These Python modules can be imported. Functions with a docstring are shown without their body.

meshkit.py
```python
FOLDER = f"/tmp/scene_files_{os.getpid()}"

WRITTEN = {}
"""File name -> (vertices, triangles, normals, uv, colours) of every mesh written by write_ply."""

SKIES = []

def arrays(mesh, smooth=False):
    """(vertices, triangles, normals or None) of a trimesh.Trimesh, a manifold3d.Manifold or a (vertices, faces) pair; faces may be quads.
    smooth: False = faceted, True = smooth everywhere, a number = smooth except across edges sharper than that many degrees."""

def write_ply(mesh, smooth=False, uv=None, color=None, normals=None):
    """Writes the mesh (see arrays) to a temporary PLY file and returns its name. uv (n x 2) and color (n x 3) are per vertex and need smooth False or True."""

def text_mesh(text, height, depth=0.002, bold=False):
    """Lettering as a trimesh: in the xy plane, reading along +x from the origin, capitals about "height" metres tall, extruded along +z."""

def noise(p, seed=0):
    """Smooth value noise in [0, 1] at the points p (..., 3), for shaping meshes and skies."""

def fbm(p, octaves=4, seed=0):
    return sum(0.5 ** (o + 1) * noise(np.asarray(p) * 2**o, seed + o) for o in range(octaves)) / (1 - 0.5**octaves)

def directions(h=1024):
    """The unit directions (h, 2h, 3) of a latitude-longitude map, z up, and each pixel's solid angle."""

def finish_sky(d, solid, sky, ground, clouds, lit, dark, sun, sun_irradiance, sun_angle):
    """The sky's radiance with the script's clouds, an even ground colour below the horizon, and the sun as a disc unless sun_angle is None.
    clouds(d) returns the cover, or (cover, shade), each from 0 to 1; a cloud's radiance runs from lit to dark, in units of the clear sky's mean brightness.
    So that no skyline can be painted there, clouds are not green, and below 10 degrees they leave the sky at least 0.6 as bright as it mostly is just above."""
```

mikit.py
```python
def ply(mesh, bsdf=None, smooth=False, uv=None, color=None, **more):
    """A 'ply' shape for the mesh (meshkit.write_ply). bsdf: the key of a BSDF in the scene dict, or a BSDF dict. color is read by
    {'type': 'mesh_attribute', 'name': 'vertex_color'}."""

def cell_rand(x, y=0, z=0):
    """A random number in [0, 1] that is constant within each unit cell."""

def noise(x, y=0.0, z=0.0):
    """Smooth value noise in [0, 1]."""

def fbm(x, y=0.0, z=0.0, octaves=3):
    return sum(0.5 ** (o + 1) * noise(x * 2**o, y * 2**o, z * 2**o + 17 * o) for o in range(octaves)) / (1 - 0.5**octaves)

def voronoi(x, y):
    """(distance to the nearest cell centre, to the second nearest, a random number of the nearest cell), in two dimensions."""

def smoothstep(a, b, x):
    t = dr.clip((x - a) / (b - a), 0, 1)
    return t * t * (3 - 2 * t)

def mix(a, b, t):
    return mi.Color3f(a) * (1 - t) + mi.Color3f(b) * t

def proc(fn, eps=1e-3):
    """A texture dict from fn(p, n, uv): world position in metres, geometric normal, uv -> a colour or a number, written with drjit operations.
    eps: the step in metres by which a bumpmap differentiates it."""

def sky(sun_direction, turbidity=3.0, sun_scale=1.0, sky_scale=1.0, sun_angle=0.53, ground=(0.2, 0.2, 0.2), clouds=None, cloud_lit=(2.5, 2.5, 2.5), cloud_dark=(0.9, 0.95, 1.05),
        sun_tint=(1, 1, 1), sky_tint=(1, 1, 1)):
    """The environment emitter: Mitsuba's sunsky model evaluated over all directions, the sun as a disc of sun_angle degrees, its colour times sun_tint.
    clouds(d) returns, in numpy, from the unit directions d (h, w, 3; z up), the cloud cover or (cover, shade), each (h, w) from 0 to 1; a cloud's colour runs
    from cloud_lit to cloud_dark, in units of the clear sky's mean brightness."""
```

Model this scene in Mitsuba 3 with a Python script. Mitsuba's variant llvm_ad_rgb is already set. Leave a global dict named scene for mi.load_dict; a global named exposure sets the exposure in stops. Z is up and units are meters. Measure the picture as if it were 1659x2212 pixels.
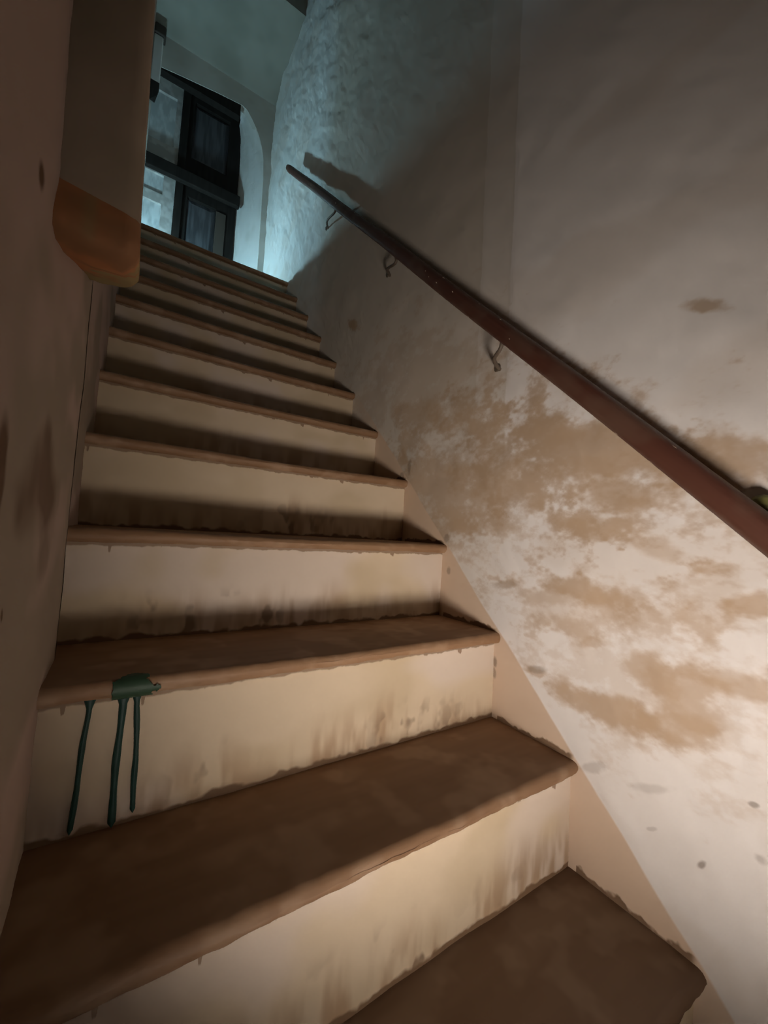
import math
import numpy as np
import trimesh
import drjit as dr
import mitsuba as mi
import mikit
from mikit import proc, noise, fbm, smoothstep, mix, ply
import meshkit

T4 = mi.ScalarTransform4f
scene, labels = {"type": "scene"}, {}
# ------------------------------------------------------------------ camera, lights, exposure
# x runs across the flight (right wall at 0, left wall at -0.8), y runs up the flight, z is up; nosing k lies at y = k*RUN, z = k*RISE
RUN, RISE = 0.1911, 0.19
CAM = np.array([-0.7319, -0.2327, 0.5848])
YAW, PITCH, ROLL, FOCAL = 0.5777, 0.0574, 0.0575, 864.9
fw = np.array([math.sin(YAW) * math.cos(PITCH), math.cos(YAW) * math.cos(PITCH), math.sin(PITCH)])
rt = np.cross(fw, [0, 0, 1]); rt /= np.linalg.norm(rt)
up0 = np.cross(rt, fw)
up = -math.sin(ROLL) * rt + math.cos(ROLL) * up0
scene["camera"] = {"type": "perspective", "fov_axis": "x", "fov": 2 * math.degrees(math.atan(829.5 / FOCAL)), "near_clip": 0.01, "far_clip": 100.0,
                   "to_world": T4().look_at(origin=CAM.tolist(), target=(CAM + fw).tolist(), up=up.tolist())}
WARM_CAN = 0.182
exposure = 0.0
WARM_AT, WARM_DIR, WARM_R, WARM_L = np.array([-0.665, -0.50, 0.13]), np.array([0.53, 0.72, 0.42]), 0.11, np.array([1.0, 0.89, 0.79]) * 116.0
COLD_AT, COLD_R, COLD_L = np.array([-0.73, 2.60, 2.155]), 0.04, np.array([0.43, 0.82, 1.0]) * 370.0


# ------------------------------------------------------------------ helpers
def add(key, mesh, bsdf, label=None, category=None, kind=None, group=None, smooth=30, **more):
    scene[key] = ply(mesh, bsdf, smooth=smooth, **more)
    say(key, label, category, kind, group)
    return key


def say(key, label=None, category=None, kind=None, group=None):
    d = {k: v for k, v in (("label", label), ("category", category), ("kind", kind), ("group", group)) if v}
    if d:
        labels[key] = {**labels.get(key, {}), **d}


def nth(name, i):
    return name if i == 0 else f"{name}_{i:03d}"


def box(x0, x1, y0, y1, z0, z1, r=0.0):
    """A box; r > 0 rounds its edges (hull of eight small spheres)."""
    if r <= 0:
        m = trimesh.creation.box(extents=(x1 - x0, y1 - y0, z1 - z0))
        m.apply_translation(((x0 + x1) / 2, (y0 + y1) / 2, (z0 + z1) / 2))
        return m
    s = trimesh.creation.icosphere(subdivisions=2, radius=r)
    pts = np.vstack([s.vertices + [x, y, z] for x in (x0 + r, x1 - r) for y in (y0 + r, y1 - r) for z in (z0 + r, z1 - r)])
    return trimesh.convex.convex_hull(pts)


def tube(points, radii, sides=10):
    """A closed tube through the points."""
    p = np.asarray(points, float)
    r = np.broadcast_to(radii, len(p))
    t = np.gradient(p, axis=0)
    t /= np.linalg.norm(t, axis=1, keepdims=True)
    a = np.cross(t[0], [0.3, 0.2, 0.93]); a /= np.linalg.norm(a)
    rings = []
    for i in range(len(p)):
        a = a - t[i] * (a @ t[i]); a /= np.linalg.norm(a)
        b = np.cross(t[i], a)
        w = np.linspace(0, 2 * np.pi, sides, endpoint=False)
        rings.append(p[i] + r[i] * (np.cos(w)[:, None] * a + np.sin(w)[:, None] * b))
    return skin(rings)


def skin(rings):
    """Joins equal closed rings into a closed mesh with flat ends."""
    n, k = len(rings), len(rings[0])
    v = np.vstack([*rings, [np.mean(rings[0], 0)], [np.mean(rings[-1], 0)]])
    f = []
    for i in range(n - 1):
        for j in range(k):
            a, b = i * k + j, i * k + (j + 1) % k
            f += [[a, b, b + k], [a, b + k, a + k]]
    for j in range(k):
        f += [[n * k, (j + 1) % k, j], [n * k + 1, (n - 1) * k + j, (n - 1) * k + (j + 1) % k]]
    m = trimesh.Trimesh(v, f, process=False)
    if m.volume < 0:
        m.invert()
    return m


def sheet(u, v, at, back):
    """A closed slab: a grid front at(U, V) -> (.., 3) and a flat back shifted by the vector back."""
    U, V = np.meshgrid(u, v, indexing="ij")
    P = at(U, V)
    n, m = U.shape
    front = P.reshape(-1, 3)
    idx = np.arange(n * m).reshape(n, m)
    q = np.stack([idx[:-1, :-1], idx[1:, :-1], idx[1:, 1:], idx[:-1, 1:]], -1).reshape(-1, 4)
    rim = np.concatenate([idx[:, 0], idx[-1, 1:], idx[-2::-1, -1], idx[0, -2:0:-1]])
    back_rim = front[rim] + back
    k, o = len(rim), n * m
    vv = np.vstack([front, front[rim], back_rim, [back_rim.mean(0)]])
    f = [np.vstack([q[:, [0, 1, 2]], q[:, [0, 2, 3]]])]
    j = np.arange(k); j1 = (j + 1) % k
    f.append(np.stack([o + j1, o + j, o + k + j], 1)); f.append(np.stack([o + j1, o + k + j, o + k + j1], 1))
    f.append(np.stack([o + k + j1, o + k + j, j * 0 + o + 2 * k], 1))
    mesh = trimesh.Trimesh(vv, np.vstack(f), process=False)
    if mesh.volume < 0:
        mesh.invert()
    return mesh


def prism(poly, axis, a, b):
    """Extrudes a shapely polygon given in the two other axes (in order) along axis from a to b."""
    m = trimesh.creation.extrude_polygon(poly, b - a, engine="earcut")
    v = m.vertices.copy()
    o = np.empty_like(v)
    others = [i for i in range(3) if i != axis]
    o[:, others[0]], o[:, others[1]], o[:, axis] = v[:, 0], v[:, 1], v[:, 2] + a
    m = trimesh.Trimesh(o, m.faces, process=False)
    if m.volume < 0:
        m.invert()
    return m


def relief(P, seed=0, big=0.004, small=0.0012):
    """Hand-trowelled plaster: broad lumps, slanting strokes and fine unevenness, in metres along the normal."""
    s = 0.75 * P[..., 1] + 0.66 * P[..., 2]
    t = 0.75 * P[..., 2] - 0.66 * P[..., 1]
    Q = np.stack([s * 5, t * 17, P[..., 0] * 5], -1)
    lumps = meshkit.fbm(P * 7.0, 3, seed) - 0.5
    strokes = meshkit.fbm(Q, 3, seed + 9) - 0.5
    fine = meshkit.fbm(P * 55.0, 2, seed + 5) - 0.5
    return 2 * big * lumps + 1.5 * big * strokes + 2 * small * fine


# ------------------------------------------------------------------ materials
def matt(key, fn, roughness=0.85, specular=0.2):
    scene[key] = {"type": "twosided", "bsdf": {"type": "principled", "base_color": proc(fn) if callable(fn) else {"type": "rgb", "value": list(fn)}, "roughness": roughness, "specular": specular}}


# stains on the right wall: (y, z, 2x2 matrix from metres to the blot's own radii, strength)
BLOTS = [(0.21,0.783,-5.203,-1.019,6.014,-16.56,0.75),(0.401,0.725,-6.514,-0.383,2.75,-18.309,0.6),(0.593,0.715,-5.878,0.424,0.535,-8.701,0.5),(0.138,0.675,-12.378,-0.757,4.72,-34.373,0.6),(0.737,0.954,-7.525,2.599,2.118,-19.242,0.5),(0.468,0.622,-9.218,1.635,-3.028,-39.461,0.5),(0.152,0.621,-13.379,-1.049,4.874,-54.147,0.65),(0.184,0.507,-8.783,-1.003,-0.27,-38.889,0.75),(0.149,0.489,-20.407,-6.493,6.436,-33.185,0.5),(0.068,0.481,-21.431,0.348,-10.734,-54.295,0.3),(0.087,0.387,-24.242,-10.83,7.962,-26.207,0.6),(0.047,0.371,-20.387,-8.65,6.196,-20.744,0.6),(0.153,0.307,-9.364,-3.571,3.141,-41.144,0.8),(0.059,0.31,-23.791,-6.595,-0.613,-29.777,0.6),(-0.048,0.516,-34.807,-2.189,-4.101,-63.365,0.7),(-0.031,0.405,-18.72,-3.63,-0.067,-59.004,0.55),(0.0,0.969,-34.856,-2.169,43.619,-75.271,0.75),(-0.019,0.726,-12.851,-1.72,8.52,-23.995,0.6),(1.21,1.437,-19.365,2.487,19.214,-46.096,0.9),(0.382,0.486,-27.048,1.374,-13.067,-95.975,0.45),(0.28,0.332,-46.388,1.865,-36.775,-120.444,0.6),(0.176,0.409,-46.31,1.315,-25.436,-100.119,0.5),(0.551,0.627,-9.444,0.645,-0.135,-20.427,0.5),(0.07,0.592,-21.03,-2.952,9.293,-65.587,0.5),(0.27,0.478,-13.622,-0.819,-3.549,-42.897,0.45),(0.218,0.425,-18.054,-2.738,-3.561,-56.621,0.4),(0.535,0.909,-9.682,0.625,3.523,-16.05,0.35),(0.848,0.808,-12.431,1.225,2.398,-21.696,0.7)]
WASH = [(0.209,0.755,-3.238,-0.762,2.824,-7.672,0.42),(0.101,0.368,-6.007,-1.763,0.474,-8.974,0.3),(0.201,0.48,-4.982,-0.572,-0.557,-15.322,0.3),(0.508,0.746,-3.148,0.198,0.506,-5.565,0.4),(0.746,1.058,-2.81,0.24,1.641,-5.664,0.3),(-0.015,0.517,-11.81,-1.229,0.131,-24.995,0.25),(-0.019,0.719,-9.997,-1.337,5.528,-16.019,0.35),(0.136,0.629,-7.783,-0.476,2.03,-24.268,0.35)]
MARKS = [(0.392,0.312,160.0,0.0,20.0,-85.0,0.7),(0.394,0.290,200.0,0.0,10.0,-90.0,0.6),(0.560,0.500,150.0,0.0,0.0,-110.0,0.5),(0.575,0.585,120.0,10.0,0.0,-90.0,0.5),(0.80,0.77,90.0,0.0,0.0,-70.0,0.5),(0.76,0.80,120.0,0.0,0.0,-50.0,0.5),(0.382,0.486,-27.0,1.4,-13.0,-96.0,0.2),(0.28,0.332,-50.4,1.9,-36.8,-140.4,0.4),(0.166,0.197,-46.052,1.285,-52.175,-104.817,0.3),(0.07,0.213,-39.52,-2.451,-52.421,-118.077,0.25),(0.005,0.143,-183.47,1.763,-135.54,-197.844,0.7),(-0.049,0.255,-194.529,-47.372,-29.197,-263.915,0.6),(-0.056,0.191,-121.659,-55.25,51.785,-132.611,0.35),(0.069,0.151,-153.121,2.599,-178.009,-287.686,0.3)]


def blots(y, z, items, rough):
    clean = mi.Float(1)
    for cy, cz, a, b, c, d, k in items:
        u, v = (y - cy) * a + (z - cz) * b, (y - cy) * c + (z - cz) * d
        clean *= 1 - k * smoothstep(1.35, 0.5, dr.sqrt(u * u + v * v) + rough)
    return 1 - clean


def right_wall_colour(p, n, uv):
    y, z = p.y, p.z
    w1, w2 = fbm(y * 9, z * 9, 3.0) - 0.5, fbm(y * 9, z * 9, 11.0) - 0.5
    rough = (fbm(y * 20, z * 30, 5.0) - 0.5) * 1.1 + (fbm(y * 90, z * 120, 7.0) - 0.5) * 0.5
    stain = blots(y + 0.06 * w1, z + 0.04 * w2, BLOTS, rough - 0.05)
    stain = 1 - (1 - stain) * (1 - blots(y + 0.09 * w2, z + 0.06 * w1, WASH, 2.0 * rough))
    marks = blots(y + 0.01 * w1, z + 0.008 * w2, MARKS, rough)
    q = z - y
    # two paler bands end in upright edges; palest low on the flight
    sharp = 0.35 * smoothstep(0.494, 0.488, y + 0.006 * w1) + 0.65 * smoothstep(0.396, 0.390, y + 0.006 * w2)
    band = dr.lerp(smoothstep(0.75, 0.30, y + 0.2 * w1), sharp, smoothstep(0.30, 0.50, q + 0.2 * w2))
    c = mix((0.50, 0.445, 0.38), (0.67, 0.63, 0.60), band)
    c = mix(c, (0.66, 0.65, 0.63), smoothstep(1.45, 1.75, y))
    c = mix(c, (0.56, 0.49, 0.43), smoothstep(0.50, 0.68, fbm(y * 5, z * 7, 1.0)) * 0.4)
    c = mix(c, (0.39, 0.27, 0.17), stain)
    # cream riser paint carried onto the wall up to the line of the nosings
    paint = smoothstep(0.004, -0.004, q + 0.004 + 0.012 * w1) * smoothstep(1.2, 0.9, y)
    c = mix(c, (0.53, 0.39, 0.28), paint * 0.9)
    c = mix(c, (0.16, 0.12, 0.09), marks)
    # brown floor paint dabbed a little way up the wall from every tread
    k = dr.floor(y / RUN)
    above = z - k * RISE
    brown = smoothstep(0.011, 0.006, above + (fbm(y * 60, z * 60, 2.0) - 0.5) * 0.018) * smoothstep(-0.01, 0, above) * smoothstep(2.0, 1.9, z) * smoothstep(0.04, 0.10, y / RUN - k)
    return mix(c, (0.16, 0.10, 0.06), brown)


def left_wall_colour(p, n, uv):
    y, z = p.y, p.z
    w = fbm(y * 12, z * 12, 2.0) - 0.5
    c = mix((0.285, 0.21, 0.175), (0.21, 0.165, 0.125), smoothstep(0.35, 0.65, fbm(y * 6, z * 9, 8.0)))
    for cy, cz, ry, rz, k in ((0.28, 0.605, 0.10, 0.055, 0.75), (0.30, 0.545, 0.05, 0.03, 0.4), (0.10, 0.61, 0.012, 0.035, 0.9), (0.149, 0.513, 0.004, 0.006, 0.9), (0.118, 0.815, 0.012, 0.010, 0.95)):
        r = dr.sqrt(dr.square((y - cy) / ry) + dr.square((z - cz) / rz)) + 1.2 * w
        c = mix(c, (0.07, 0.036, 0.018), k * smoothstep(1.2, 0.5, r))
    return c


def riser_colour(p, n, uv):
    x, z = p.x, p.z
    k = dr.floor(p.y / RUN + 0.2)          # riser k stands on tread k - 1
    h = z - (k - 1) * RISE
    s = 7.3 * k
    c = mix((0.53, 0.425, 0.305), (0.475, 0.375, 0.255), smoothstep(0.4, 0.65, fbm(x * 6 + s, z * 9, 1.0)))
    c = mix(c, (0.545, 0.455, 0.385), smoothstep(0.5, 0.7, fbm(x * 5 + s, z * 6, 7.0)) * 0.8)
    streak = fbm(x * 48 + s, z * 11, 5.0)
    low = smoothstep(0.10, 0.0, h + (fbm(x * 9 + s, 2.0) - 0.5) * 0.10)
    c = mix(c, (0.32, 0.21, 0.125), low * smoothstep(0.30, 0.72, streak) * 0.85)
    spots = smoothstep(0.60, 0.74, fbm(x * 34 + s, z * 22, 3.0)) * smoothstep(0.10, 0.02, h) * smoothstep(0.4, 0.7, fbm(x * 6 + s, 4.0))
    c = mix(c, (0.16, 0.10, 0.06), spots * 0.8)
    # tread paint and the dark joint along the bottom edge
    edge = smoothstep(0.010, 0.004, h + (fbm(x * 40 + s, z * 40, 9.0) - 0.5) * 0.018)
    c = mix(c, (0.15, 0.09, 0.05), edge)
    # drips of tread paint from under the nosing
    t = (RISE - TH) - h
    drip = smoothstep(0.004, 0.001, t - 0.010 * smoothstep(0.80, 0.92, noise(x * 130 + s, 1.5)) - 0.006 * fbm(x * 60 + s, 4.0))
    return mix(c, (0.20, 0.125, 0.075), drip * 0.85)


def tread_colour(p, n, uv):
    x, y = p.x, p.y
    grain = fbm(x * 5, y * 45, 3.0)
    c = mix((0.115, 0.062, 0.031), (0.155, 0.09, 0.05), grain)
    c = mix(c, (0.20, 0.13, 0.08), smoothstep(0.55, 0.72, fbm(x * 10, y * 14, p.z * 3)) * 0.5)
    k = dr.floor((p.z + 0.03) / RISE)       # shade put into the colour: lower treads toned down, upper ones toned up
    shade_tone = dr.select(k < 0.5, 0.62, dr.select(k < 1.5, 1.25, 1.6))
    return shade_tone * mix(c, (0.26, 0.18, 0.12), 0.35 * smoothstep(0.5, 0.75, fbm(x * 22, y * 22, p.z * 22)))


def rail_colour(p, n, uv):
    g = fbm(p.y * 9, (p.z - p.y) * 160, p.x * 160)
    c = mix((0.060, 0.020, 0.013), (0.085, 0.032, 0.02), g)
    c = mix(c, (0.11, 0.065, 0.045), smoothstep(0.5, 0.7, fbm(p.y * 14, p.z * 14, p.x * 50)) * 0.5)
    return mix(c, (0.62, 0.48, 0.38), smoothstep(0.92, 0.94, noise(p.y * 60, (p.z - p.y) * 120, p.x * 90)))


def plaster_colour(p, n, uv):
    c = mix((0.62, 0.60, 0.555), (0.52, 0.50, 0.455), smoothstep(0.35, 0.65, fbm(p.x * 4, p.y * 4, p.z * 4)))
    return mix(c, (0.46, 0.42, 0.36), smoothstep(0.5, 0.8, fbm(p.x * 11, p.y * 11, p.z * 11)) * 0.4)


def corbel_colour(p, n, uv):
    c = mix((0.245, 0.19, 0.14), (0.19, 0.15, 0.105), smoothstep(0.35, 0.65, fbm(p.x * 14, p.y * 14, p.z * 9)))
    return c


def brick_colour(p, n, uv):
    c = mix((0.25, 0.10, 0.042), (0.18, 0.085, 0.04), smoothstep(0.35, 0.65, fbm(p.x * 30, p.y * 22, p.z * 22)))
    return mix(c, (0.18, 0.13, 0.06), smoothstep(0.55, 0.7, fbm(p.x * 22, p.y * 16, 4.0)))


def dark_wood_colour(p, n, uv):
    g = fbm(p.x * 70, p.y * 70, p.z * 5)
    return mix((0.010, 0.008, 0.007), (0.022, 0.019, 0.017), g)


def panel_colour(p, n, uv):
    g = fbm(p.x * 60, p.y * 60, p.z * 6)
    return mix((0.045, 0.045, 0.050), (0.08, 0.08, 0.088), smoothstep(0.3, 0.7, g))


def pale_wood_colour(p, n, uv):
    g = fbm(p.x * 30, p.y * 30, p.z * 9)
    return mix((0.42, 0.44, 0.44), (0.58, 0.60, 0.60), smoothstep(0.35, 0.65, g))


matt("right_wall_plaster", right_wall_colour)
matt("left_wall_plaster", left_wall_colour)
matt("riser_paint", riser_colour, 0.7, 0.25)
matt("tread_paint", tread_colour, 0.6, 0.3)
matt("rail_wood", rail_colour, 0.5, 0.35)
matt("pale_plaster", plaster_colour)
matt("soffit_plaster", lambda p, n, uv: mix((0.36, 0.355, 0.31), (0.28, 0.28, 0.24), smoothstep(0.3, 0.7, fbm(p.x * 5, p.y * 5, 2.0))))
matt("low_bounce_plaster", (0.16, 0.15, 0.135))  # dark tone chosen to cut light bounced off the unseen sloping ceiling
matt("corbel_plaster", corbel_colour)
matt("bare_brick", brick_colour)
matt("dark_wood", dark_wood_colour, 0.8, 0.1)
matt("door_panel", panel_colour, 0.5, 0.3)
matt("pale_wood", pale_wood_colour, 0.6, 0.3)
matt("grey_wood", (0.06, 0.048, 0.04), 0.7, 0.2)
matt("iron", (0.10, 0.075, 0.055), 0.55, 0.4)
matt("green_paint", (0.009, 0.034, 0.027), 0.5, 0.3)
matt("olive_metal", lambda p, n, uv: mix((0.10, 0.10, 0.03), (0.20, 0.19, 0.06), smoothstep(0.35, 0.65, fbm(p.x * 90, p.y * 90, p.z * 90))), 0.5, 0.4)
matt("lamp_body", (0.05, 0.05, 0.05), 0.4, 0.5)

# ------------------------------------------------------------------ the setting
LANDING_Y, LANDING_Z = 11 * RUN, 11 * RISE
FAR_Y, DOOR_Y, SOFFIT_Z = 2.73, 3.0, 3.9


def right_at(Y, S):
    Z = Y + S
    P = np.stack([Y * 0, Y, Z], -1)
    d = relief(P, 1) * (1.15 + 1.3 * np.clip((Y - 0.9) / 0.8, 0, 1))
    d = d - d.mean()
    hold = np.clip((S - 0.0) / 0.03, 0, 1) * 0.8 + 0.2        # flat where the treads run into the wall
    band = 0.0015 * (Y < 0.49) + 0.002 * (Y < 0.394)
    high = np.clip((S - 0.45) / 0.15, 0, 1) * np.clip((1.75 - Z) / 0.15, 0, 1)
    P[..., 0] = -(d * hold + band * high)
    return P


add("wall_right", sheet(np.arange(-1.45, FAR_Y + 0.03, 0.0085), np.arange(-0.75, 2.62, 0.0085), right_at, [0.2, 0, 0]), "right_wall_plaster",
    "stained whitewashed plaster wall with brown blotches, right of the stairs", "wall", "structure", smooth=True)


def left_at(Y, S):
    Z = Y + S
    P = np.stack([Y * 0, Y, Z], -1)
    P[..., 0] = np.where(Y < 0.53, -0.7965, -0.806) + 0.5 * relief(P, 30)
    return P


add("wall_left", sheet(np.arange(-1.45, FAR_Y + 0.03, 0.012), np.arange(-0.75, 2.62, 0.012), left_at, [-0.2, 0, 0]), "left_wall_plaster",
    "dim brownish plaster wall close on the left of the stairs", "wall", "structure", smooth=True)

# landing, its soffit slab, the wall at its end with the arched door recess
from shapely.geometry import Polygon, box as rect
add("floor_landing", box(-0.806, 0.01, LANDING_Y + 0.19, 3.35, LANDING_Z - 0.12, LANDING_Z), "tread_paint", "brown landing floor at the head of the stairs, hidden behind the top step", "floor", "structure", smooth=False)
add("floor_lower", box(-0.85, 0.05, -1.45, -1.10, -7 * RISE - 0.12, -7 * RISE), "tread_paint", "brown floor at the foot of the stairs, below the picture", "floor", "structure", smooth=False)


def slab_at(X, Y):
    P = np.stack([X, Y, X * 0 + SOFFIT_Z], -1)
    e = np.clip((FAR_Y - Y) / 0.15, 0, 1)
    P[..., 2] += 0.8 * relief(P, 50) * e - 0.10 * (1 - e) ** 2
    return P


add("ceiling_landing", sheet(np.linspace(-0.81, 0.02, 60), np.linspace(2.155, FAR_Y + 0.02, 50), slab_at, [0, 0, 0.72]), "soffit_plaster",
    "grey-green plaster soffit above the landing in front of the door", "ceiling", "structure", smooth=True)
c = box(-1.0, 0.2, 0, 1, 0, 0.12)
v = np.array(c.vertices)
v[:, 1] = -1.60 + v[:, 1] * (2.2 + 1.60)
v[:, 2] += v[:, 1] + 2.55
add("ceiling_sloped", trimesh.Trimesh(v, c.faces, process=False), "low_bounce_plaster", "sloping plaster ceiling over the flight, above the picture", "ceiling", "structure", smooth=False)

# end wall: front at y = FAR_Y, its opening reaching from the landing to a head with a rounded right corner; splayed right reveal
head = [(-0.62, 3.60), (-0.40, 3.635), (-0.235, 3.655), (-0.20, 3.64), (-0.165, 3.60), (-0.13, 3.55), (-0.10, 3.49), (-0.075, 3.42), (-0.060, 3.34), (-0.050, 3.20), (-0.046, 2.95), (-0.042, 2.6), (-0.040, LANDING_Z - 0.02)]
opening = [(-0.79, 3.57)] + head + [(-0.79, LANDING_Z - 0.02)]
outer = Polygon([(-0.83, LANDING_Z - 0.05), (0.03, LANDING_Z - 0.05), (0.03, SOFFIT_Z + 0.15), (-0.83, SOFFIT_Z + 0.15)])
add("wall_far", prism(outer.difference(Polygon(opening)), 1, FAR_Y, FAR_Y + 0.05), "pale_plaster", "narrow plaster wall with an arched opening at the head of the stairs", "wall", "structure", smooth=40)
# splayed reveal: from the rounded opening edge back to the upright door jamb
fr = np.array([(x, FAR_Y + 0.012, z) for x, z in head[2:]])
tz = np.linspace(0, 1, len(fr))
bk = np.array([(-0.185 - 0.01 * (1 - t), DOOR_Y + 0.05, max(z + 0.12 * (1 - t), 0)) for t, (_, _, z) in zip(tz, fr)])


def reveal_at(U, V):
    a = np.stack([np.interp(V, tz, fr[:, i]) for i in range(3)], -1)
    b = np.stack([np.interp(V, tz, bk[:, i]) for i in range(3)], -1)
    P = a * (1 - U[..., None]) + b * U[..., None]
    P[..., 0] -= 1.5 * relief(P, 70) * np.minimum(1, 4 * U * (1 - U) + 0.1)
    return P


add("trim_1", sheet(np.linspace(0, 1, 40), np.linspace(0, 1, 190), reveal_at, [0.22, 0.0, 0.0]), "right_wall_plaster_reveal", "pale splayed plaster reveal lit blue beside the door", "door reveal", "structure", smooth=True)
matt("right_wall_plaster_reveal", lambda p, n, uv: mix((0.70, 0.68, 0.66), (0.60, 0.58, 0.55), smoothstep(0.4, 0.7, fbm(p.y * 12, p.z * 5, 2.0))))
add("ceiling_recess", box(-0.82, -0.03, FAR_Y + 0.05, 3.2, 3.86, 3.98), "pale_plaster", "plaster head of the door recess", "ceiling", "structure", smooth=False)
add("wall_recess", box(-1.0, 0.2, 3.2, 3.3, LANDING_Z - 0.1, 4.0), "pale_plaster", "plaster wall behind the door at the end of the landing", "wall", "structure", smooth=False)
add("trim_2", box(-0.9, -0.80, FAR_Y + 0.05, 3.2, LANDING_Z - 0.1, 3.9), "pale_plaster", "plaster reveal at the left of the door recess", "door reveal", "structure", smooth=False)

# the door: a dark leaf with two panels, a post, a pale leaf standing beside it, and a heavy bar across both
say("door_1", "dark panelled double door with a bar across it at the head of the stairs", "door", "structure")
y0 = DOOR_Y


def leaf_frame(x0, x1, z0, z1, holes, y, th):
    p = rect(x0, z0, x1, z1)
    for h in holes:
        p = p.difference(rect(*h))
    return prism(p, 1, y, y + th)


dz0, dz1 = LANDING_Z + 0.01, 3.84
holes = [(-0.515, 3.30, -0.265, 3.74), (-0.515, 2.22, -0.315, 3.00)]
add("door_1__leaf", leaf_frame(-0.555, -0.175, dz0, dz1, holes, y0, 0.045), "dark_wood", "dark wooden leaf", smooth=False)
for i, h in enumerate(holes):
    q = trimesh.convex.convex_hull([(x, y, z) for x, z, y in [(h[0] - .01, h[1] - .01, y0 + .035), (h[2] + .01, h[1] - .01, y0 + .035), (h[2] + .01, h[3] + .01, y0 + .035), (h[0] - .01, h[3] + .01, y0 + .035),
                                    (h[0] + .03, h[1] + .03, y0 + .018), (h[2] - .03, h[1] + .03, y0 + .018), (h[2] - .03, h[3] - .03, y0 + .018), (h[0] + .03, h[3] - .03, y0 + .018)]])
    add("door_1__leaf__" + nth("panel", i), q, "door_panel", smooth=False)
add("door_1__post", box(-0.60, -0.55, y0 - 0.045, y0 + 0.05, 2.09, 3.85, 0.006), "dark_wood", "dark upright post", smooth=30)
add("door_1__stile", box(-0.315, -0.245, y0 - 0.012, y0 + 0.01, 2.10, 2.98, 0.004), "grey_wood", "greyish brown stile", smooth=30)
holes2 = [(-0.79, 3.29, -0.635, 3.66), (-0.79, 2.91, -0.675, 3.05), (-0.79, 2.25, -0.675, 2.84)]
add("door_1__leaf_001", leaf_frame(-0.806, -0.60, dz0, dz1, holes2, y0 - 0.02, 0.04), "grey_pale", "pale painted leaf lit blue", smooth=False)
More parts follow.
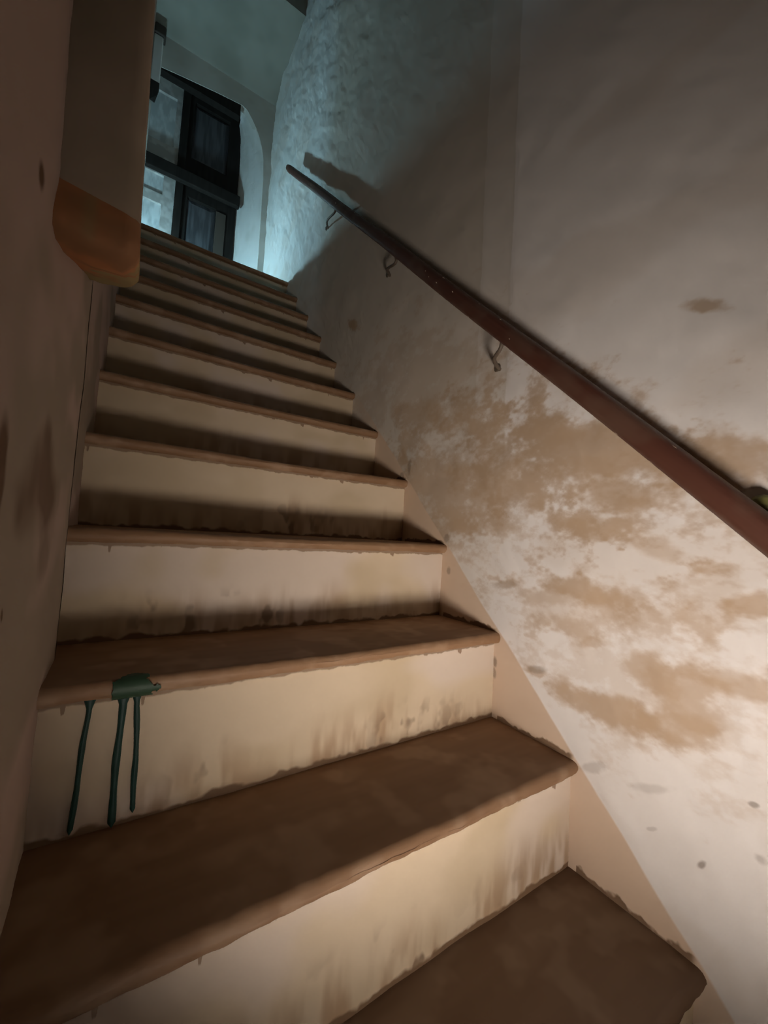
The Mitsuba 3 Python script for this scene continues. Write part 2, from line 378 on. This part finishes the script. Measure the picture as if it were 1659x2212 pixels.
matt("grey_pale", lambda p, n, uv: mix((0.34, 0.32, 0.30), (0.46, 0.44, 0.42), smoothstep(0.4, 0.6, fbm(p.x * 20, p.y * 20, p.z * 14))), 0.6, 0.3)
for i, h in enumerate(holes2):
    add("door_1__leaf_001__" + nth("panel", i), box(h[0] - .01, h[2] + .01, y0 + 0.0, y0 + 0.02, h[1] - .01, h[3] + .01, 0.004), "pale_wood", smooth=30)
add("door_1__added_head_board", box(-0.806, -0.245, FAR_Y + 0.004, FAR_Y + 0.055, 3.565, 3.66, 0.004), "dark_wood", "added dark board hiding the lit underside of the opening head", smooth=30)  # added board, darkens the lit underside of the opening head
add("door_1__bar", box(-0.80, -0.165, y0 - 0.085, y0 - 0.045, 3.035, 3.125, 0.008), "dark_wood", "dark wooden bar across both leaves", smooth=30)

# stub of a plaster pilaster hanging at the left of the opening
add("plaster_stub", box(-0.806, -0.752, FAR_Y - 0.05, FAR_Y + 0.01, 3.41, 3.73, 0.008), "right_wall_plaster_reveal", "short pale upright plaster stub at the top left of the door opening", "plaster stub", smooth=30)
add("plaster_stub__cap", box(-0.806, -0.74, FAR_Y - 0.06, FAR_Y + 0.01, 3.73, 3.80, 0.01), "grey_wood", "dark cap", smooth=30)
add("plaster_stub__broken_end", trimesh.convex.convex_hull([(-0.806, FAR_Y - .05, 3.41), (-0.752, FAR_Y - .05, 3.41), (-0.806, FAR_Y + .01, 3.41), (-0.752, FAR_Y + .01, 3.41), (-0.80, FAR_Y - .02, 3.30), (-0.757, FAR_Y - .03, 3.345), (-0.77, FAR_Y, 3.31)]), "dark_wood", "dark broken lower end", smooth=False)

# ------------------------------------------------------------------ the staircase
say("staircase", "steep straight flight of brown treads and stained cream risers between two walls", "staircase")
TH, OVER = 0.024, 0.016
xs = np.linspace(-0.812, 0.012, 150)


def tread_mesh(k):
    r = TH / 2
    y0, z0 = k * RUN, k * RISE
    prof = [(y0 + r + r * math.cos(a), z0 - r + r * math.sin(a)) for a in np.linspace(math.pi / 2, 3 * math.pi / 2, 13)]
    prof = [(y0 + RUN + 0.045, z0)] + [(y0 + RUN * t, z0) for t in (0.95, 0.7, 0.45, 0.2)] + prof + [(y0 + RUN + 0.045, z0 - TH)]
    prof = np.array(prof)
    rings = []
    for x in xs:
        p3 = np.column_stack([np.full(len(prof), x), prof])
        d = meshkit.fbm(p3 * [9, 30, 30] + [k * 3.7, 0, 0], 3, 4) - 0.5
        f = meshkit.fbm(p3 * [60, 90, 90] + [k * 1.7, 0, 0], 2, 14) - 0.5
        front = np.clip((y0 + 0.05 - prof[:, 0]) / 0.05, 0, 1)
        p3[:, 1] += (0.006 * d + 0.003 * f) * front
        p3[:, 2] += 0.003 * d + 0.0025 * f * front
        wear = 0.004 * np.exp(-((x + 0.38) / 0.22) ** 2)
        p3[:, 2] -= wear * (prof[:, 1] > z0 - r) * np.clip((y0 + 0.12 - prof[:, 0]) / 0.12, 0, 1)
        rings.append(p3)
    return skin(rings)


def riser_mesh(k):
    yf, z0, z1 = k * RUN + OVER, (k - 1) * RISE - 0.01, k * RISE - TH + 0.004

    def at(X, Z):
        P = np.stack([X, X * 0 + yf, Z], -1)
        P[..., 1] -= 0.0035 * (meshkit.fbm(P * [9, 9, 14] + [k * 2.3, 0, 0], 4, 21) - 0.5) * 2
        return P
    return sheet(np.linspace(-0.812, 0.012, 110), np.linspace(z0, z1, 28), at, [0, 0.02, 0])


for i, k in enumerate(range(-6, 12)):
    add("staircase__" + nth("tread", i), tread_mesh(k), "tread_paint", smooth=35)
    add("staircase__" + nth("riser", i), riser_mesh(k), "riser_paint", smooth=35)

# green paint spilt over the second nosing, with three runs down the riser below it
splash_tread = "staircase__" + nth("tread", 8)
splash_riser = "staircase__" + nth("riser", 8)
yf = 2 * RUN + OVER
runs = [([(-0.747, 0.362), (-0.7475, 0.340), (-0.750, 0.307), (-0.752, 0.252), (-0.754, 0.216), (-0.755, 0.197)], 0.0032),
        ([(-0.711, 0.362), (-0.7113, 0.34), (-0.712, 0.310), (-0.713, 0.269), (-0.713, 0.229), (-0.712, 0.192)], 0.0042),
        ([(-0.696, 0.362), (-0.6955, 0.34), (-0.694, 0.318), (-0.691, 0.27), (-0.691, 0.234), (-0.690, 0.203)], 0.0034)]
for i, (pts, w) in enumerate(runs):
    pts = np.array(pts)
    zz = np.linspace(pts[0, 1], pts[-1, 1], 40)
    xx = np.interp(-zz, -pts[:, 1], pts[:, 0]) + 0.0003 * np.sin(zz * 60 + i)
    wide = w * (1 + 1.6 * np.clip((zz - 0.345) / 0.02, 0, 1) + 0.10 * np.sin(zz * 90 + 2 * i)) * np.clip((zz - zz[-1]) / 0.004, 0.25, 1)
    rings = []
    for x, z, r in zip(xx, zz, wide):
        a = np.linspace(0, 2 * np.pi, 10, endpoint=False)
        rings.append(np.column_stack([x + r * np.cos(a), yf - 0.0015 + 0.0035 * np.sin(a), np.full(10, z)]))
    add(splash_riser + "__" + nth("paint_run", i), skin(rings), "green_paint", "dark green run of paint", smooth=40)
r = TH / 2
arc = [(2 * RUN + r - (r + 0.0012) * math.sin(a), 2 * RISE - r + (r + 0.0012) * math.cos(a)) for a in np.linspace(0, math.pi, 22)]
arc = [(2 * RUN + r + 0.05 * t, 2 * RISE + 0.0012) for t in np.linspace(1, 0.02, 30)] + arc
arc = np.array(arc)
length = np.concatenate([[0], np.cumsum(np.linalg.norm(np.diff(arc, axis=0), axis=1))])
gx = np.linspace(-0.745, -0.665, 110)
tris, verts = [], []
mid = length[38]
gid = {}
for a in range(len(arc) - 1):
    for b in range(len(gx) - 1):
        xm, lm = gx[b], length[a]
        wob = 1.5 * (meshkit.fbm(np.array([[xm * 70, lm * 70, 0.5]]), 3, 3)[0] - 0.5)
        if math.hypot((xm + 0.703) / 0.024, (lm - mid) / 0.024) + wob < 1:
            c4 = []
            for (aa, bb) in ((a, b), (a, b + 1), (a + 1, b + 1), (a + 1, b)):
                if (aa, bb) not in gid:
                    gid[aa, bb] = len(verts)
                    verts.append((gx[bb], arc[aa, 0] - 0.0015, arc[aa, 1] + (0.0008 if aa < 32 else 0)))
                c4.append(gid[aa, bb])
            tris += [c4[:3], [c4[0], c4[2], c4[3]]]
shell = trimesh.Trimesh(verts, tris, process=False)
inner = shell.copy(); inner.vertices = inner.vertices + [0, 0.003, -0.002]; inner.invert()
edges = shell.edges[trimesh.grouping.group_rows(shell.edges_sorted, require_count=1)]
nv = len(shell.vertices)
side = [[a, a + nv, b] for a, b in edges] + [[b, a + nv, b + nv] for a, b in edges]
splash = trimesh.Trimesh(np.vstack([shell.vertices, inner.vertices]), np.vstack([shell.faces, inner.faces + nv, side]), process=False)
scene["splash_paint"] = {"type": "twosided", "bsdf": {"type": "principled", "base_color": {"type": "rgb", "value": [0.018, 0.048, 0.024]}, "roughness": 0.6}}
add(splash_tread + "__paint_splash", splash, "splash_paint", "dark green splash of paint", smooth=40)

# ------------------------------------------------------------------ handrail on the right wall
say("handrail", "dark reddish brown wooden handrail sloping up the right wall", "handrail")
RX, RQ = -0.066, 0.6925
e1 = np.array([1.0, 0, 0]); e2 = np.array([0, -1, 1]) / math.sqrt(2); e3 = np.array([0, 1, 1]) / math.sqrt(2)
w = np.linspace(0, 2 * np.pi, 28, endpoint=False)
cs = np.column_stack([0.021 * np.sign(np.cos(w)) * np.abs(np.cos(w)) ** 0.75, 0.0195 * np.sign(np.sin(w)) * np.abs(np.sin(w)) ** 0.75])
rings = []
ys = np.linspace(-1.25, 2.045, 160)
for i, y in enumerate(ys):
    c0 = np.array([RX, y, y + RQ]) + e2 * 0.0012 * math.sin(y * 9) + e1 * 0.001 * math.sin(y * 7 + 1)
    s = 1.0 if i < 158 else (0.93 if i == 158 else 0.8)
    rings.append(c0 + s * (cs[:, :1] * e1 + cs[:, 1:] * e2))
add("handrail__bar", skin(rings), "rail_wood", smooth=35)
for i, (y, yw, zw) in enumerate(((1.32, 1.56, 2.085), (0.80, 0.955, 1.525), (0.345, 0.423, 1.005), (-0.45, -0.37, 0.21))):
    top = np.array([RX, y, y + RQ]) - e2 * 0.015
    wall = np.array([0.004, yw, zw])
    pts = [top, top + [0.004, 0.012, -0.022], top * 0.5 + wall * 0.5 + [-0.012, 0.006, -0.014], wall * 0.85 + top * 0.15 + [0, 0, -0.010], wall]
    s = np.linspace(0, 1, 24)
    from scipy.interpolate import make_interp_spline
    curve = make_interp_spline(np.linspace(0, 1, 5), np.array(pts), k=3)(s)
    add("handrail__" + nth("bracket", i), tube(curve, 0.0045, 10), "iron", "thin iron bracket", smooth=40)
    add("handrail__" + nth("bracket", i) + "__wall_plate", tube([wall + [0.004, 0, 0], wall + [-0.004, 0, 0], wall + [-0.007, 0, 0]], [0.011, 0.011, 0.008], 16), "iron", smooth=40)

kn = np.array([0.0, -0.064, 0.652])
prof = [(0.0, 0.010), (0.006, 0.012), (0.010, 0.009), (0.015, 0.012), (0.022, 0.016), (0.029, 0.015), (0.034, 0.010), (0.036, 0.001)]
add("wall_peg", tube([kn + [0.003 - a, 0, 0] for a, _ in prof], [b for _, b in prof], 20), "olive_metal", "small round olive green peg on the wall just above the handrail", "wall peg", smooth=50)

# ------------------------------------------------------------------ plaster corbel hanging from the left wall
say("plaster_corbel", "rounded plaster mass jutting from the left wall with a rough brown underside", "plaster corbel")
Y0, Y1, XO, XI = 0.17, 0.52, -0.7385, -0.815
plan = [(XI, Y0)] + [(XO - 0.012 + 0.012 * math.sin(a), Y0 + 0.012 - 0.012 * math.cos(a)) for a in np.linspace(0, math.pi / 2, 7)] + \
       [(XO - 0.07 + 0.07 * math.cos(a), Y0 + 0.16 + 0.16 * math.sin(a)) for a in np.linspace(0, math.pi / 2, 16)] + [(XI, Y1 - 0.02)]
plan = np.array(plan)


def under(P2):
    return 0.833 + 0.33 * (P2[:, 1] - Y0) - 0.15 * (P2[:, 0] - XO)


levels = np.linspace(0, 1, 60)
rings = []
for t in levels:
    zb = under(plan)
    z = zb + (2.3 - zb) * t ** 1.5
    x = plan[:, 0] - 0.012 * np.clip((z - 0.84) / 0.5, 0, 1)
    P = np.column_stack([x, plan[:, 1], z])
    P[:, 0] += 0.35 * relief(P, 90)
    P[:, 1] += 0.35 * relief(P, 91)
    rings.append(P)
add("plaster_corbel__body", skin(rings), "corbel_plaster", smooth=35)
rings = []
for s, dz in ((1.0, 0.012), (1.012, -0.002), (1.012, -0.008), (0.97, -0.013), (0.85, -0.017), (0.6, -0.02)):
    c0 = np.array([XI, 0.33])
    q = c0 + (plan - c0) * s
    P = np.column_stack([q, under(q) + dz])
    P[:, 2] += 0.006 * (meshkit.fbm(P * 60, 3, 7) - 0.5)
    if dz < 0:
        P[:, 2] -= 0.016 * np.exp(-((P[:, 1] - 0.21) / 0.07) ** 2) * min(1, -dz / 0.01)
    rings.append(P)
add("plaster_corbel__underside", skin(rings), "bare_brick", "rough reddish brown underside", smooth=50)

# ------------------------------------------------------------------ the two lamps (both just outside the view)
say("wall_lamp", "round warm spot lamp in a black can, low on the left wall", "lamp")
wd = WARM_DIR / np.linalg.norm(WARM_DIR)
ua = np.cross(wd, [0, 0, 1.0]); ua /= np.linalg.norm(ua)
ub = np.cross(ua, wd)


def ring(r, d, n=40):
    a = np.linspace(0, 2 * np.pi, n, endpoint=False)[:, None]
    return WARM_AT + r * (np.cos(a) * ua + np.sin(a) * ub) + d * wd


disc = skin([ring(WARM_R, -0.004), ring(WARM_R, 0.0)])
add("wall_lamp__globe", disc, "lamp_body", "glowing warm lens", smooth=False, emitter={"type": "area", "radiance": {"type": "rgb", "value": WARM_L.tolist()}})
prof = [(0.02, -0.05), (0.07, -0.045), (0.118, -0.02), (0.118, WARM_CAN), (0.113, WARM_CAN), (0.113, -0.006), (0.02, -0.006)]
rings = [ring(r, d) for r, d in prof]
m = skin(rings)
add("wall_lamp__can", trimesh.Trimesh(m.vertices, m.faces, process=False), "lamp_body", "black can", smooth=35)
back = WARM_AT - 0.045 * wd
add("wall_lamp__bracket", tube([back, back * 0.6 + np.array([-0.79, back[1], back[2] - 0.03]) * 0.4, [-0.785, back[1], back[2] - 0.03], [-0.797, back[1], back[2] - 0.03]], [0.011, 0.011, 0.011, 0.03], 14), "lamp_body", smooth=40)

say("floor_lamp", "small cold white lamp standing on the landing floor behind the top step", "lamp")
g = trimesh.creation.icosphere(subdivisions=3, radius=COLD_R)
g.apply_translation(COLD_AT)
add("floor_lamp__globe", g, "lamp_body", "glowing cold white globe", smooth=True, emitter={"type": "area", "radiance": {"type": "rgb", "value": COLD_L.tolist()}})
add("floor_lamp__foot", tube([[COLD_AT[0], COLD_AT[1], LANDING_Z], [COLD_AT[0], COLD_AT[1], LANDING_Z + 0.008], [COLD_AT[0], COLD_AT[1], LANDING_Z + 0.014], [COLD_AT[0], COLD_AT[1], COLD_AT[2] - COLD_R + 0.004]], [0.03, 0.03, 0.012, 0.012], 16), "lamp_body", smooth=40)
